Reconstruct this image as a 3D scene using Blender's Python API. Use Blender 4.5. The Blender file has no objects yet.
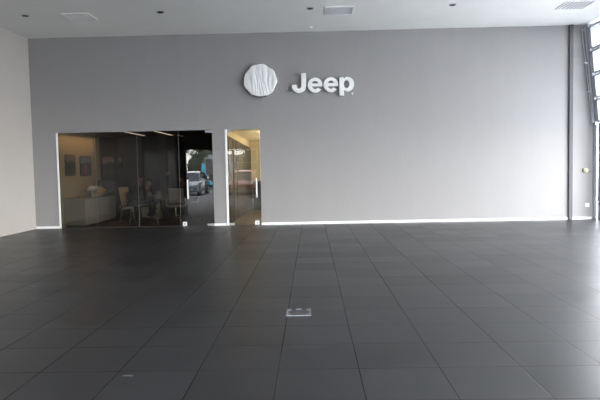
import bpy, bmesh, math, random
from mathutils import Vector, Matrix, noise
PI = math.pi
R = math.radians
sc = bpy.context.scene
COL = sc.collection
random.seed(7)

# ------------------------------------------------------------------ helpers
def link(o, parent=None):
    COL.objects.link(o)
    if parent is not None:
        o.parent = parent
    return o

def tag(o, label=None, cat=None, group=None, kind=None):
    if label: o['label'] = label
    if cat: o['category'] = cat
    if group: o['group'] = group
    if kind: o['kind'] = kind
    return o

def empty(name, label, cat, loc=(0, 0, 0), rz=0, group=None):
    o = bpy.data.objects.new(name, None)
    o.empty_display_size = .1
    COL.objects.link(o)
    o.location = loc
    o.rotation_euler = (0, 0, rz)
    return tag(o, label, cat, group)

def obj(name, bm, mat, parent=None, smooth=False, bevel=0, segs=2):
    if bevel:
        es = [e for e in bm.edges if len(e.link_faces) == 2 and e.calc_face_angle(0) > R(40)]
        bmesh.ops.bevel(bm, geom=es, offset=bevel, segments=segs, affect='EDGES', clamp_overlap=True)
    me = bpy.data.meshes.new(name)
    bm.normal_update()
    bm.to_mesh(me)
    bm.free()
    for m in (mat if isinstance(mat, (list, tuple)) else [mat]):
        me.materials.append(m)
    if smooth:
        for p in me.polygons: p.use_smooth = True
        if smooth != 'all':
            me.set_sharp_from_angle(angle=R(smooth if smooth is not True else 40))
    return link(bpy.data.objects.new(name, me), parent)

def struct(name, bm, mat, parent=None, **k):
    return tag(obj(name, bm, mat, parent, **k), kind='structure')

def BM(): return bmesh.new()

def box(bm, x0, x1, y0, y1, z0, z1, mi=0, mat=None):
    vs = [bm.verts.new((x, y, z)) for x in (x0, x1) for y in (y0, y1) for z in (z0, z1)]
    if mat is not None:
        for v in vs: v.co = mat @ v.co
    for f in ((0,1,3,2), (4,6,7,5), (0,4,5,1), (2,3,7,6), (0,2,6,4), (1,5,7,3)):
        bm.faces.new([vs[i] for i in f]).material_index = mi
    return vs

def tube(bm, pts, r, n=10, cap=True, mi=0):
    """swept round tube along points; r a number or list"""
    pts = [Vector(p) for p in pts]
    rs = r if isinstance(r, (list, tuple)) else [r] * len(pts)
    rings = []
    d0 = (pts[1] - pts[0]).normalized()
    ref = Vector((0, 0, 1)) if abs(d0.z) < .9 else Vector((1, 0, 0))
    for i, p in enumerate(pts):
        a = pts[max(i - 1, 0)]; b = pts[min(i + 1, len(pts) - 1)]
        d = (b - a).normalized()
        u = d.cross(ref).normalized(); v = d.cross(u).normalized()
        rings.append([bm.verts.new(p + (u * math.cos(2 * PI * k / n) + v * math.sin(2 * PI * k / n)) * rs[i]) for k in range(n)])
    for a, b in zip(rings, rings[1:]):
        for k in range(n):
            bm.faces.new((a[k], a[(k + 1) % n], b[(k + 1) % n], b[k])).material_index = mi
    if cap:
        bm.faces.new(rings[0][::-1]).material_index = mi
        bm.faces.new(rings[-1]).material_index = mi

def lathe(bm, prof, n=24, c=(0, 0, 0), axis='Z', mi=0):
    """prof: list of (radius, height)"""
    c = Vector(c)
    def pt(r, h, a):
        x, y = r * math.cos(a), r * math.sin(a)
        return c + (Vector((x, y, h)) if axis == 'Z' else Vector((x, -h, y)) if axis == 'Y' else Vector((h, x, y)))
    rings = []
    for r, h in prof:
        if r < 1e-6: rings.append([bm.verts.new(pt(0, h, 0))])
        else: rings.append([bm.verts.new(pt(r, h, 2 * PI * k / n)) for k in range(n)])
    for a, b in zip(rings, rings[1:]):
        for k in range(n):
            q = [a[k % len(a)], a[(k + 1) % len(a)], b[(k + 1) % len(b)], b[k % len(b)]]
            u = []
            for v in q:
                if v not in u: u.append(v)
            if len(u) >= 3:
                bm.faces.new(u).material_index = mi
    for rg, rev in ((rings[0], True), (rings[-1], False)):
        if len(rg) > 2:
            bm.faces.new(rg[::-1] if rev else rg).material_index = mi
    bmesh.ops.recalc_face_normals(bm, faces=bm.faces)

def prism(bm, poly, a0, a1, axis='Y', mi=0):
    """extrude a 2D polygon; axis Y: poly is (x,z); axis X: poly is (y,z); axis Z: (x,y)"""
    def P(u, v, a): return (u, a, v) if axis == 'Y' else (a, u, v) if axis == 'X' else (u, v, a)
    A = [bm.verts.new(P(u, v, a0)) for u, v in poly]
    B = [bm.verts.new(P(u, v, a1)) for u, v in poly]
    n = len(poly)
    fs = [bm.faces.new(A), bm.faces.new(B[::-1])]
    for i in range(n):
        fs.append(bm.faces.new((A[i], B[i], B[(i + 1) % n], A[(i + 1) % n])))
    for f in fs: f.material_index = mi
    bmesh.ops.recalc_face_normals(bm, faces=fs)

def ball(bm, c, rx, ry=None, rz=None, mat=None, seg=16, rings=10, mi=0):
    ry = rx if ry is None else ry; rz = rx if rz is None else rz
    m = Matrix.Translation(c) @ (mat or Matrix()) @ Matrix.Diagonal((rx, ry, rz, 1))
    r = bmesh.ops.create_uvsphere(bm, u_segments=seg, v_segments=rings, radius=1, matrix=m)
    for v in r['verts']:
        for f in v.link_faces: f.material_index = mi

def rrect(w, h, r, n=5, cx=0, cy=0):
    out = []
    for sx, sy, a0 in ((1, 1, 0), (-1, 1, 90), (-1, -1, 180), (1, -1, 270)):
        for k in range(n + 1):
            a = R(a0 + 90 * k / n)
            out.append((cx + sx * (w / 2 - r) + r * math.cos(a), cy + sy * (h / 2 - r) + r * math.sin(a)))
    return out

# ------------------------------------------------------------------ materials
def newmat(name):
    m = bpy.data.materials.new(name); m.use_nodes = True
    nt = m.node_tree
    return m, nt, nt.nodes['Principled BSDF']

def pm(name, col, rough=.6, metal=0, spec=.5, vary=.06, scale=6, bump=0, emis=None, estr=0, coat=0):
    m, nt, b = newmat(name)
    N, L = nt.nodes, nt.links
    tc = N.new('ShaderNodeTexCoord'); no = N.new('ShaderNodeTexNoise')
    no.inputs['Scale'].default_value = scale; no.inputs['Detail'].default_value = 3
    L.new(tc.outputs['Object'], no.inputs['Vector'])
    cr = N.new('ShaderNodeValToRGB')
    cr.color_ramp.elements[0].position = .3; cr.color_ramp.elements[1].position = .7
    cr.color_ramp.elements[0].color = [c * (1 - vary) for c in col] + [1]
    cr.color_ramp.elements[1].color = [min(1, c * (1 + vary)) for c in col] + [1]
    L.new(no.outputs['Fac'], cr.inputs['Fac']); L.new(cr.outputs['Color'], b.inputs['Base Color'])
    b.inputs['Roughness'].default_value = rough; b.inputs['Metallic'].default_value = metal
    b.inputs['Specular IOR Level'].default_value = spec
    b.inputs['Coat Weight'].default_value = coat
    if emis:
        b.inputs['Emission Color'].default_value = (*emis, 1); b.inputs['Emission Strength'].default_value = estr
    if bump:
        bp = N.new('ShaderNodeBump'); bp.inputs['Strength'].default_value = bump; bp.inputs['Distance'].default_value = .01
        n2 = N.new('ShaderNodeTexNoise'); n2.inputs['Scale'].default_value = scale * 12
        L.new(tc.outputs['Object'], n2.inputs['Vector']); L.new(n2.outputs['Fac'], bp.inputs['Height']); L.new(bp.outputs['Normal'], b.inputs['Normal'])
    return m

def glass(name, tint, r0=.05):
    """thin architectural glass: clear pass-through plus mirror reflection"""
    m, nt, b = newmat(name)
    N, L = nt.nodes, nt.links
    N.remove(b)
    out = N['Material Output']
    geo = N.new('ShaderNodeNewGeometry')
    dot = N.new('ShaderNodeVectorMath'); dot.operation = 'DOT_PRODUCT'
    L.new(geo.outputs['Normal'], dot.inputs[0]); L.new(geo.outputs['Incoming'], dot.inputs[1])
    ab = N.new('ShaderNodeMath'); ab.operation = 'ABSOLUTE'; L.new(dot.outputs['Value'], ab.inputs[0])
    inv = N.new('ShaderNodeMath'); inv.operation = 'SUBTRACT'; inv.inputs[0].default_value = 1; L.new(ab.outputs[0], inv.inputs[1])
    pw = N.new('ShaderNodeMath'); pw.operation = 'POWER'; L.new(inv.outputs[0], pw.inputs[0]); pw.inputs[1].default_value = 5
    ma = N.new('ShaderNodeMath'); ma.operation = 'MULTIPLY_ADD'; L.new(pw.outputs[0], ma.inputs[0]); ma.inputs[1].default_value = 1 - r0; ma.inputs[2].default_value = r0
    tr = N.new('ShaderNodeBsdfTransparent'); tr.inputs['Color'].default_value = (*tint, 1)
    gl = N.new('ShaderNodeBsdfGlossy'); gl.inputs['Roughness'].default_value = 0; gl.inputs['Color'].default_value = (1, 1, 1, 1)
    mx = N.new('ShaderNodeMixShader')
    L.new(ma.outputs[0], mx.inputs['Fac']); L.new(tr.outputs[0], mx.inputs[1]); L.new(gl.outputs[0], mx.inputs[2])
    L.new(mx.outputs[0], out.inputs['Surface'])
    return m

def floor_mat():
    m, nt, b = newmat('showroom_floor_tiles')
    N, L = nt.nodes, nt.links
    T = .6; X0 = .327; Y0 = 3.639; LW = .0032
    geo = N.new('ShaderNodeNewGeometry'); sp = N.new('ShaderNodeSeparateXYZ'); L.new(geo.outputs['Position'], sp.inputs[0])
    def M(op, a, bb=None, c=None):
        n = N.new('ShaderNodeMath'); n.operation = op
        for i, v in enumerate((a, bb, c)):
            if v is None: continue
            if isinstance(v, (int, float)): n.inputs[i].default_value = v
            else: L.new(v, n.inputs[i])
        return n.outputs[0]
    def axis(o, off, lw):
        u = M('DIVIDE', M('SUBTRACT', o, off), T)
        cell = M('FLOOR', u); fr = M('FRACT', u)
        d = M('MINIMUM', fr, M('SUBTRACT', 1, fr))
        mr = N.new('ShaderNodeMapRange'); mr.interpolation_type = 'SMOOTHSTEP'
        L.new(d, mr.inputs['Value']); mr.inputs['From Min'].default_value = lw * .4 / T; mr.inputs['From Max'].default_value = lw * 1.9 / T
        mr.inputs['To Min'].default_value = 1; mr.inputs['To Max'].default_value = 0
        return cell, mr.outputs[0]
    cx, lx = axis(sp.outputs['X'], X0, .0031)
    cy, ly = axis(sp.outputs['Y'], Y0, .0036)
    # joints fade in and out a little with a slow noise, as worn joints do
    nz = N.new('ShaderNodeTexNoise'); nz.inputs['Scale'].default_value = .7; nz.inputs['Detail'].default_value = 3
    L.new(geo.outputs['Position'], nz.inputs['Vector'])
    wear = N.new('ShaderNodeMapRange'); L.new(nz.outputs['Fac'], wear.inputs['Value'])
    wear.inputs['From Min'].default_value = .42; wear.inputs['From Max'].default_value = .62; wear.inputs['To Min'].default_value = .6; wear.inputs['To Max'].default_value = 1
    line = M('MULTIPLY', M('MAXIMUM', lx, M('MULTIPLY', ly, .75)), wear.outputs[0])
    cmb = N.new('ShaderNodeCombineXYZ'); L.new(cx, cmb.inputs[0]); L.new(cy, cmb.inputs[1])
    wn = N.new('ShaderNodeTexWhiteNoise'); wn.noise_dimensions = '2D'; L.new(cmb.outputs[0], wn.inputs['Vector'])
    n2 = N.new('ShaderNodeTexNoise'); n2.inputs['Scale'].default_value = 2.2; n2.inputs['Detail'].default_value = 6; L.new(geo.outputs['Position'], n2.inputs['Vector'])
    n3 = N.new('ShaderNodeTexNoise'); n3.inputs['Scale'].default_value = 60; n3.inputs['Detail'].default_value = 2; L.new(geo.outputs['Position'], n3.inputs['Vector'])
    v = M('ADD', M('MULTIPLY', wn.outputs['Value'], .55), M('ADD', M('MULTIPLY', n2.outputs['Fac'], .32), M('MULTIPLY', n3.outputs['Fac'], .18)))
    cr = N.new('ShaderNodeValToRGB'); L.new(v, cr.inputs['Fac'])
    cr.color_ramp.elements[0].position = .2; cr.color_ramp.elements[0].color = (FL*.66, FL*.65, FL*.70, 1)
    cr.color_ramp.elements[1].position = .8; cr.color_ramp.elements[1].color = (FL*1.4, FL*1.42, FL*1.5, 1)
    mx = N.new('ShaderNodeMix'); mx.data_type = 'RGBA'; L.new(line, mx.inputs['Factor']); L.new(cr.outputs['Color'], mx.inputs['A'])
    mx.inputs['B'].default_value = (.006, .006, .006, 1)
    L.new(mx.outputs['Result'], b.inputs['Base Color'])
    b.inputs['Specular IOR Level'].default_value = .40
    L.new(M('MULTIPLY', M('SUBTRACT', 1.02, line), .36), b.inputs['Specular IOR Level'])
    rr = N.new('ShaderNodeMapRange'); L.new(v, rr.inputs['Value']); rr.inputs['To Min'].default_value = .30; rr.inputs['To Max'].default_value = .42
    L.new(M('MAXIMUM', rr.outputs[0], line), b.inputs['Roughness'])
    bp = N.new('ShaderNodeBump'); bp.inputs['Strength'].default_value = .25; bp.inputs['Distance'].default_value = .004
    L.new(M('SUBTRACT', M('MULTIPLY', n3.outputs['Fac'], .12), line), bp.inputs['Height']); L.new(bp.outputs['Normal'], b.inputs['Normal'])
    return m

def wallcover_mat(name, col):
    """fine vertical-grained wall covering"""
    m, nt, b = newmat(name)
    N, L = nt.nodes, nt.links
    geo = N.new('ShaderNodeNewGeometry')
    mp = N.new('ShaderNodeMapping'); mp.inputs['Scale'].default_value = (60, 60, 3); L.new(geo.outputs['Position'], mp.inputs['Vector'])
    n1 = N.new('ShaderNodeTexNoise'); n1.inputs['Scale'].default_value = 1; n1.inputs['Detail'].default_value = 2; L.new(mp.outputs[0], n1.inputs['Vector'])
    mp2 = N.new('ShaderNodeMapping'); mp2.inputs['Scale'].default_value = (1.1, 1, .15); L.new(geo.outputs['Position'], mp2.inputs['Vector'])
    n2 = N.new('ShaderNodeTexNoise'); n2.inputs['Scale'].default_value = 2; n2.inputs['Detail'].default_value = 2; L.new(mp2.outputs[0], n2.inputs['Vector'])
    ad = N.new('ShaderNodeMath'); ad.operation = 'ADD'; L.new(n1.outputs['Fac'], ad.inputs[0]); L.new(n2.outputs['Fac'], ad.inputs[1])
    cr = N.new('ShaderNodeValToRGB')
    hv = N.new('ShaderNodeMath'); hv.operation = 'MULTIPLY'; hv.inputs[1].default_value = .5; L.new(ad.outputs[0], hv.inputs[0]); L.new(hv.outputs[0], cr.inputs['Fac'])
    cr.color_ramp.elements[0].position = .3; cr.color_ramp.elements[0].color = [c * .965 for c in col] + [1]
    cr.color_ramp.elements[1].position = .7; cr.color_ramp.elements[1].color = [c * 1.03 for c in col] + [1]
    L.new(cr.outputs['Color'], b.inputs['Base Color'])
    b.inputs['Roughness'].default_value = .6; b.inputs['Specular IOR Level'].default_value = .2
    return m

def leaf_mat(name, c1, c2):
    m, nt, b = newmat(name)
    N, L = nt.nodes, nt.links
    oi = N.new('ShaderNodeNewGeometry'); no = N.new('ShaderNodeTexNoise'); no.inputs['Scale'].default_value = 3
    L.new(oi.outputs['Position'], no.inputs['Vector'])
    cr = N.new('ShaderNodeValToRGB'); cr.color_ramp.elements[0].color = (*c1, 1); cr.color_ramp.elements[1].color = (*c2, 1)
    cr.color_ramp.elements[0].position = .35; cr.color_ramp.elements[1].position = .65
    L.new(no.outputs['Fac'], cr.inputs['Fac']); L.new(cr.outputs['Color'], b.inputs['Base Color']); b.inputs['Roughness'].default_value = .7
    return m

def photo_mat(name, kind, w, h):
    """small printed landscape: sky over dark trees; kind 1 adds a red patch"""
    m, nt, b = newmat(name)
    N, L = nt.nodes, nt.links
    tc = N.new('ShaderNodeTexCoord'); sp = N.new('ShaderNodeSeparateXYZ'); L.new(tc.outputs['Object'], sp.inputs[0])
    no = N.new('ShaderNodeTexNoise'); no.inputs['Scale'].default_value = 11; no.inputs['Detail'].default_value = 4; L.new(tc.outputs['Object'], no.inputs['Vector'])
    s = N.new('ShaderNodeMath'); s.operation = 'MULTIPLY_ADD'; L.new(no.outputs['Fac'], s.inputs[0]); s.inputs[1].default_value = .32
    L.new(sp.outputs['Z'], s.inputs[2])
    mr = N.new('ShaderNodeMapRange'); L.new(s.outputs[0], mr.inputs['Value']); mr.inputs['From Min'].default_value = -h / 2 + .16; mr.inputs['From Max'].default_value = h / 2 + .16
    cr = N.new('ShaderNodeValToRGB'); L.new(mr.outputs[0], cr.inputs['Fac'])
    e = cr.color_ramp.elements
    e[0].position = 0; e[0].color = (.05, .055, .04, 1); e[1].position = 1
    e[1].color = (.34, .24, .2, 1) if kind == 0 else (.14, .17, .24, 1)
    for p, c in ((.25, (.06, .065, .045, 1)), (.45, (.012, .013, .014, 1)), (.62, (.02, .022, .025, 1)), (.68, (.26, .2, .17, 1) if kind == 0 else (.26, .29, .33, 1))):
        x = e.new(p); x.color = c
    src = cr.outputs['Color']
    if kind == 1:
        d = N.new('ShaderNodeVectorMath'); d.operation = 'DISTANCE'; L.new(tc.outputs['Object'], d.inputs[0]); d.inputs[1].default_value = (0, .05, -.1)
        m2 = N.new('ShaderNodeMapRange'); L.new(d.outputs['Value'], m2.inputs['Value']); m2.inputs['From Min'].default_value = .12; m2.inputs['From Max'].default_value = .2
        m2.inputs['To Min'].default_value = 1; m2.inputs['To Max'].default_value = 0
        mx = N.new('ShaderNodeMix'); mx.data_type = 'RGBA'; L.new(m2.outputs[0], mx.inputs['Factor']); L.new(src, mx.inputs['A']); mx.inputs['B'].default_value = (.34, .04, .08, 1)
        src = mx.outputs['Result']
    L.new(src, b.inputs['Base Color']); b.inputs['Roughness'].default_value = .4
    return m

FL = .015
M = {}
M['floor'] = floor_mat()
M['wall_back'] = wallcover_mat('grey_wall_covering', (.295, .287, .285))
M['wall_dim'] = pm('dimmed_unseen_wall', (.15, .147, .145), .8, vary=.02)
M['wall_white'] = pm('painted_plaster_warm', (.45, .42, .385), .8, scale=1.5, vary=.02)
M['ceiling'] = pm('ceiling_paint', (.78, .78, .75), .85, scale=1.2, vary=.02)
M['white'] = pm('white_enamel', (.86, .86, .86), .35, vary=.01)
M['sign'] = pm('white_acrylic_sign', (.9, .9, .89), .35, vary=.01)
M['wrap'] = pm('white_plastic_wrap', (.88, .88, .87), .42, vary=.03, scale=9)
M['chrome'] = pm('chrome', (.75, .75, .76), .15, 1, vary=.02)
M['steel'] = pm('brushed_steel', (.42, .43, .46), .38, 1, vary=.05, scale=20)
M['alu'] = pm('grey_powder_coat', (.50, .51, .55), .45, vary=.04)
M['alu_mid'] = pm('mid_grey_coat', (.22, .23, .26), .45, vary=.04)
M['edge'] = pm('worn_steel_edge', (.20, .215, .24), .5, .3, vary=.15, scale=40)
M['duct'] = pm('dark_grey_duct', (.09, .09, .098), .7, vary=.03)
M['alu_light'] = pm('pale_aluminium', (.5, .51, .54), .35, .6, vary=.04)
M['galv'] = pm('galvanised_track', (.55, .56, .60), .4, .2, vary=.08, scale=30)
M['dark'] = pm('dark_recess', (.01, .01, .01), .6)
M['darkmetal'] = pm('dark_metal', (.05, .052, .055), .4, .5)
M['blackplastic'] = pm('black_plastic', (.012, .012, .013), .4)
M['office_glass'] = glass('office_glass', (.62, .61, .58), .040)
M['clear_glass'] = glass('clear_glass', (.85, .86, .87), .03)
M['tint_glass'] = glass('dark_tinted_glass', (.3, .3, .32), .05)
M['table_glass'] = glass('table_glass', (.9, .93, .92), .04)
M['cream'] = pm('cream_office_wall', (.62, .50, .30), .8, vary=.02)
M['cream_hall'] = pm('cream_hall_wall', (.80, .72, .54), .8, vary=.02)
M['hall_shade'] = pm('shaded_hall_wall', (.075, .068, .058), .8, vary=.03)  # the shadow on the left hall wall is put into this colour
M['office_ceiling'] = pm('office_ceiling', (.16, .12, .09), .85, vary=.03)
M['grey_band'] = pm('grey_upright_band', (.05, .053, .056), .6, vary=.03)
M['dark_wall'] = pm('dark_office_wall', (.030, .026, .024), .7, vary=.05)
M['black_wall'] = pm('black_wall_band', (.008, .008, .009), .7)
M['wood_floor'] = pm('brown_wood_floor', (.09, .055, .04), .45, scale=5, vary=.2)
M['beige_floor'] = pm('beige_floor', (.15, .125, .095), .5, scale=5, vary=.05)
M['cab_shade'] = pm('shaded_cabinet_side', (.30, .30, .25), .5, vary=.02)  # end face darker than the doors: its shade is put into the colour
M['cab_cream'] = pm('cream_cabinet_front', (.62, .56, .48), .45, vary=.02)
M['tan'] = pm('tan_leather', (.70, .50, .30), .5, vary=.06, scale=14)
M['mesh_grey'] = pm('pale_chair_fabric', (.42, .39, .35), .75, vary=.06, scale=40)
M['skin'] = pm('skin', (.38, .19, .13), .5, vary=.05)
M['hair'] = pm('dark_hair', (.015, .011, .009), .55, vary=.2, scale=40)
M['navy'] = pm('navy_cloth', (.018, .024, .045), .85, vary=.1, scale=20, bump=.2)
M['charcoal'] = pm('charcoal_cloth', (.016, .015, .015), .85, vary=.1, scale=20, bump=.2)
M['maroon'] = pm('dark_red_brown_cloth', (.04, .014, .012), .85, vary=.1, scale=20)
M['shoe'] = pm('brown_leather_shoe', (.05, .035, .024), .4, vary=.1)
M['led'] = pm('led_strip', (1, .85, .7), .5, emis=(1, .80, .62), estr=2.1)
M['led_dim'] = pm('dim_led_strip', (.6, .4, .25), .5, emis=(1, .6, .35), estr=.25)
M['yellow'] = pm('pale_yellow_plastic', (.72, .72, .38), .4)
M['scuff'] = pm('pale_scuff', (.17, .175, .185), .6, vary=.3, scale=50)
M['concrete'] = pm('pavement_concrete', (.34, .355, .375), .85, vary=.12, scale=1, bump=.3)
M['asphalt'] = pm('asphalt', (.09, .095, .11), .8, vary=.15, scale=2, bump=.3)
M['fascia'] = pm('dark_fascia_panel', (.035, .036, .04), .5)
M['hedge'] = leaf_mat('hedge_leaves', (.006, .013, .005), (.022, .036, .012))
M['tree'] = leaf_mat('tree_leaves', (.02, .035, .008), (.14, .15, .05))
M['bark'] = pm('bark', (.09, .06, .04), .9, vary=.3, scale=12, bump=.5)
M['silver'] = pm('silver_car_paint', (.42, .46, .52), .3, .3, coat=1, vary=.02)
M['red'] = pm('red_car_paint', (.32, .03, .02), .3, .1, coat=1, vary=.04)
M['blue'] = pm('bright_blue_paint', (.03, .25, .38), .35, vary=.03, coat=.5)
M['greywhite'] = pm('grey_lorry_paint', (.13, .14, .16), .4, vary=.03, coat=.5)
M['rubber'] = pm('tyre_rubber', (.012, .012, .012), .8)
M['carglass'] = pm('dark_car_glass', (.012, .016, .02), .08, spec=.8)
M['lamp'] = pm('headlamp_lens', (.8, .82, .85), .1, vary=.02)
M['rail'] = pm('white_door_rail', (.75, .76, .78), .4, vary=.02)

# ------------------------------------------------------------------ setting
XL, XR, YB, YF, H = -7.52, 7.52, 15.53, -1.25, 5.117
OX0, OX1, OZ = -6.86, -2.645, 2.585      # office glass opening
DX0, DX1 = -2.30, -1.365                  # hall door opening
WT = .14

b = BM(); box(b, XL - .2, XR + .12, YF - .05, YB + .02, -.15, 0); struct('floor', b, M['floor'])
b = BM(); box(b, XL - .2, XR + .35, YF - .35, YB + WT, H, H + .25); struct('ceiling', b, M['ceiling'])
b = BM(); box(b, XL - .2, XL, 11.2, YB + WT, 0, H); wl = struct('wall_left', b, M['wall_white'])
b = BM(); box(b, XL - .2, XL, YF - .35, 11.2, 0, H); struct('wall_left_front', b, M['wall_dim'])  # unseen stretch, darkened to weaken its reflection in the office glass
for i, (y0, y1) in enumerate(((8.7, 11.1), (2.6, 5.4), (-.4, 1.1))):
    b = BM(); box(b, XL, XL + .03, y0, y1, .02, 4.2); struct('window_%d' % (i + 4), b, M['fascia'])
    b = BM(); ym = (y0 + y1) / 2
    for a in ((y0, y0 + .06, .02, 4.2), (y1 - .06, y1, .02, 4.2), (ym - .03, ym + .03, .02, 4.2), (y0, y1, 4.14, 4.2), (y0, y1, 2.1, 2.16)): box(b, XL + .03, XL + .045, a[0], a[1], a[2], a[3])
    obj('frame', b, M['darkmetal'], bpy.data.objects['window_%d' % (i + 4)])

# back wall: one sheet with two openings
b = BM()
xs = [XL, OX0, OX1, DX0, DX1, XR + .03]
for i in range(5):
    lo = OZ if i in (1, 3) else 0
    box(b, xs[i], xs[i + 1], YB, YB + WT, lo, H)
bmesh.ops.remove_doubles(b, verts=b.verts, dist=1e-5)
struct('wall_back', b, M['wall_back'])

# skirting along the foot of the back and left walls
b = BM()
for x0, x1 in ((XL, OX0), (OX1, DX0 - .02), (DX1, 6.84), (6.93, 7.46)):
    box(b, x0, x1, YB - .014, YB, 0, .062)
struct('baseboard_back', b, M['white'])
b = BM(); box(b, XL, XL + .014, YF, YB - .014, 0, .08); struct('baseboard_left', b, M['wall_white'])

# pale reveals at the left edge of both openings
b = BM(); box(b, OX0 - .012, OX0 + .028, YB - .012, YB + .03, 0, OZ); struct('trim_1', b, M['white'])
b = BM(); box(b, DX0 - .002, DX0 + .05, YB - .012, YB + .03, 0, OZ); struct('trim_2', b, M['white'])
b = BM(); box(b, OX0 + .03, OX1, YB + .0, YB + .04, 0, .012); box(b, DX0 + .05, DX1, YB + .0, YB + .04, 0, .012)
struct('trim_3', b, M['darkmetal'])

# fixed office panes: the glazed front of the office, three sheets
gy = YB + .012
for i, (a, c) in enumerate(((OX0 + .03, -5.83), (-5.825, -4.69), (-4.685, -3.565))):
    b = BM(); box(b, a, c, gy, gy + .01, .02, OZ - .012)
    w = struct('window_%d' % (i + 1), b, M['office_glass'])
    b = BM(); box(b, c - .001, c + .004, gy - .001, gy + .011, .02, OZ - .012)
    obj('silicone_joint', b, M['alu_mid'], w)

def glass_door(n, x0, x1, hx, pivot, lockx):
    b = BM(); box(b, x0, x1, gy, gy + .01, .012, OZ - .014)
    d = struct('door_%d' % n, b, M['office_glass'])
    # long bar handle on both faces
    b = BM()
    for s in (-1, 1):
        yy = gy + .005 + s * .05
        z0, z1 = .74, 1.26
        tube(b, [(hx, yy, z0), (hx, yy, z1)], .018, 12)
        for z in (z0 + .08, z1 - .08): tube(b, [(hx, gy + .005, z), (hx, yy, z)], .009, 8)
    obj('bar_handle', b, M['white'], d, smooth=True)
    for z0, z1, nm in ((OZ - .075, OZ - .012, 'top_patch_fitting'), (.005, .06, 'bottom_patch_fitting')):
        b = BM(); a, c = pivot
        box(b, a, c, gy - .014, gy + .024, z0, z1); obj(nm, b, M['steel'], d, bevel=.003)
    b = BM(); box(b, lockx - .055, lockx + .055, gy - .014, gy + .024, .012, .115)
    lk = obj('lock_patch', b, M['white'], d, bevel=.003)
    b = BM(); lathe(b, [(.018, 0), (.018, .006), (0, .006)], 16, (lockx, gy - .014, .062), axis='Y'); obj('lock_cylinder', b, M['darkmetal'], lk)
    return d
glass_door(1, -3.55, OX1 - .006, -3.34, (OX1 - .19, OX1 - .006), -3.45)
glass_door(2, DX0 + .055, DX1 - .006, DX1 - .115, (DX0 + .055, DX0 + .2), DX1 - .12)

# pilaster-like duct near the right corner
b = BM(); box(b, 6.835, 6.925, YB - .07, YB, 0, H)
struct('trim_4', b, M['duct'], bevel=.004)

# ------------------------------------------------------------------ right side: raised overhead door, tracks, posts
b = BM()
box(b, XR + .02, XR + .30, -1.5, -1.2, 0, H)
box(b, XR + .02, XR + .16, 14.97, 15.36, 0, 2.55)        # door post
for y0 in (9.9, 4.6): box(b, XR + .02, XR + .25, y0 - .15, y0 + .15, 0, H)
struct('wall_right', b, M['alu_mid'])
b = BM(); box(b, XR + .1, XR + .35, -1.25, YB, 4.98, H); struct('trim_5', b, M['alu_mid'])

def lean_x(z): return 7.50 - (z - 2.55) * .10          # the raised door leans inwards towards its top
def overhead_door(y0, y1, label):
    t = empty('overhead_door', label, 'overhead door', (7.5, (y0 + y1) / 2, 2.5))
    yc = (y0 + y1) / 2
    def X(z): return lean_x(z) - 7.5
    zs = [2.55 + .625 * k for k in range(5)]
    for k in range(4):
        z0, z1 = zs[k], zs[k + 1] - .008
        fr = BM()
        m = Matrix.Translation((X(z0), 0, z0 - 2.5)) @ Matrix.Rotation(-math.atan(.10), 4, 'Y')
        hh = z1 - z0; w = (y1 - y0) / 2
        box(fr, 0, .045, -w, w, 0, .055, mat=m); box(fr, 0, .045, -w, w, hh - .055, hh, mat=m)
        box(fr, 0, .045, w - .11, w, .055, hh - .055, mat=m); box(fr, 0, .045, -w, -w + .11, .055, hh - .055, mat=m)
        nst = 4
        for q in range(1, nst):
            yy = -w + 2 * w * q / nst; box(fr, 0, .045, yy - .035, yy + .035, .055, hh - .055, mat=m)
        f = obj('section_frame', fr, M['alu'], t)
        gl = BM(); box(gl, .018, .026, -w + .11, w - .11, .055, hh - .055, mat=m); obj('pane', gl, M['clear_glass'], f)
    # brackets and rollers on the visible end
    for z in zs[1:]:
        rb = BM(); yy = (y1 - yc)
        box(rb, X(z) - .05, X(z) + .01, yy - .09, yy + .02, z - 2.55, z - 2.47)
        tube(rb, [(X(z) - .03, yy - .02, z - 2.51), (X(z) - .03, yy + .1, z - 2.51)], .012, 8)
        obj('roller_bracket', rb, M['galv'], t)
    return t
overhead_door(10.1, 15.36, 'raised glazed overhead door in grey sections at the back right corner')
overhead_door(4.8, 9.7, 'middle raised glazed overhead door along the right side')
overhead_door(-1.0, 4.4, 'raised glazed overhead door on the right side nearest the entrance')

t = TRK = empty('door_track', 'galvanised door track leaning inwards and dropping to the floor beside the back wall', 'door track', (7.5, 15.46, 0))
b = BM()
m_pts = [(lean_x(z) - 7.5 - .03, z) for z in (2.55, 5.02)]
for dx, dy, r in ((0, 0, .022), (-.075, .035, .014)):
    tube(b, [(m_pts[0][0] + dx + (.06 if dx else 0), dy, 2.55), (m_pts[1][0] + dx, dy, 5.02)], r, 8)
obj('leaning_rail', b, M['galv'], t)
b = BM(); prism(b, [(m_pts[0][0] + .03, 2.58), (m_pts[0][0] + .30, 2.58), (m_pts[1][0] + .5, 5.05), (m_pts[1][0] + .03, 5.05)], -.09, .06, 'Y')
obj('jamb_plate', b, M['galv'], t)
b = BM()
box(b, -.03, .0, -.03, .03, 0, 2.6); box(b, -.03, .04, .03, .036, 0, 2.6)
obj('upright_rail', b, M['alu_mid'], t)
b = BM(); box(b, .02, .05, -.04, .02, .0, 2.5); obj('pale_rail', b, M['rail'], t)
for z in (2.56,):
    b = BM(); box(b, -.1, .1, -.06, .04, z, z + .05); ball(b, (-.03, -.06, z + .02), .035); obj('joint_bracket', b, M['alu_light'], t)
for z in (3.35, 4.1, 4.95):
    b = BM(); x = lean_x(z) - 7.5
    box(b, x - .13, x - .01, -.01, .05, z, z + .035); tube(b, [(x - .1, -.03, z + .018), (x - .1, .05, z + .018)], .02, 8)
    obj('rail_bracket', b, M['galv'], t)
tag(t, None, None)

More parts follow.
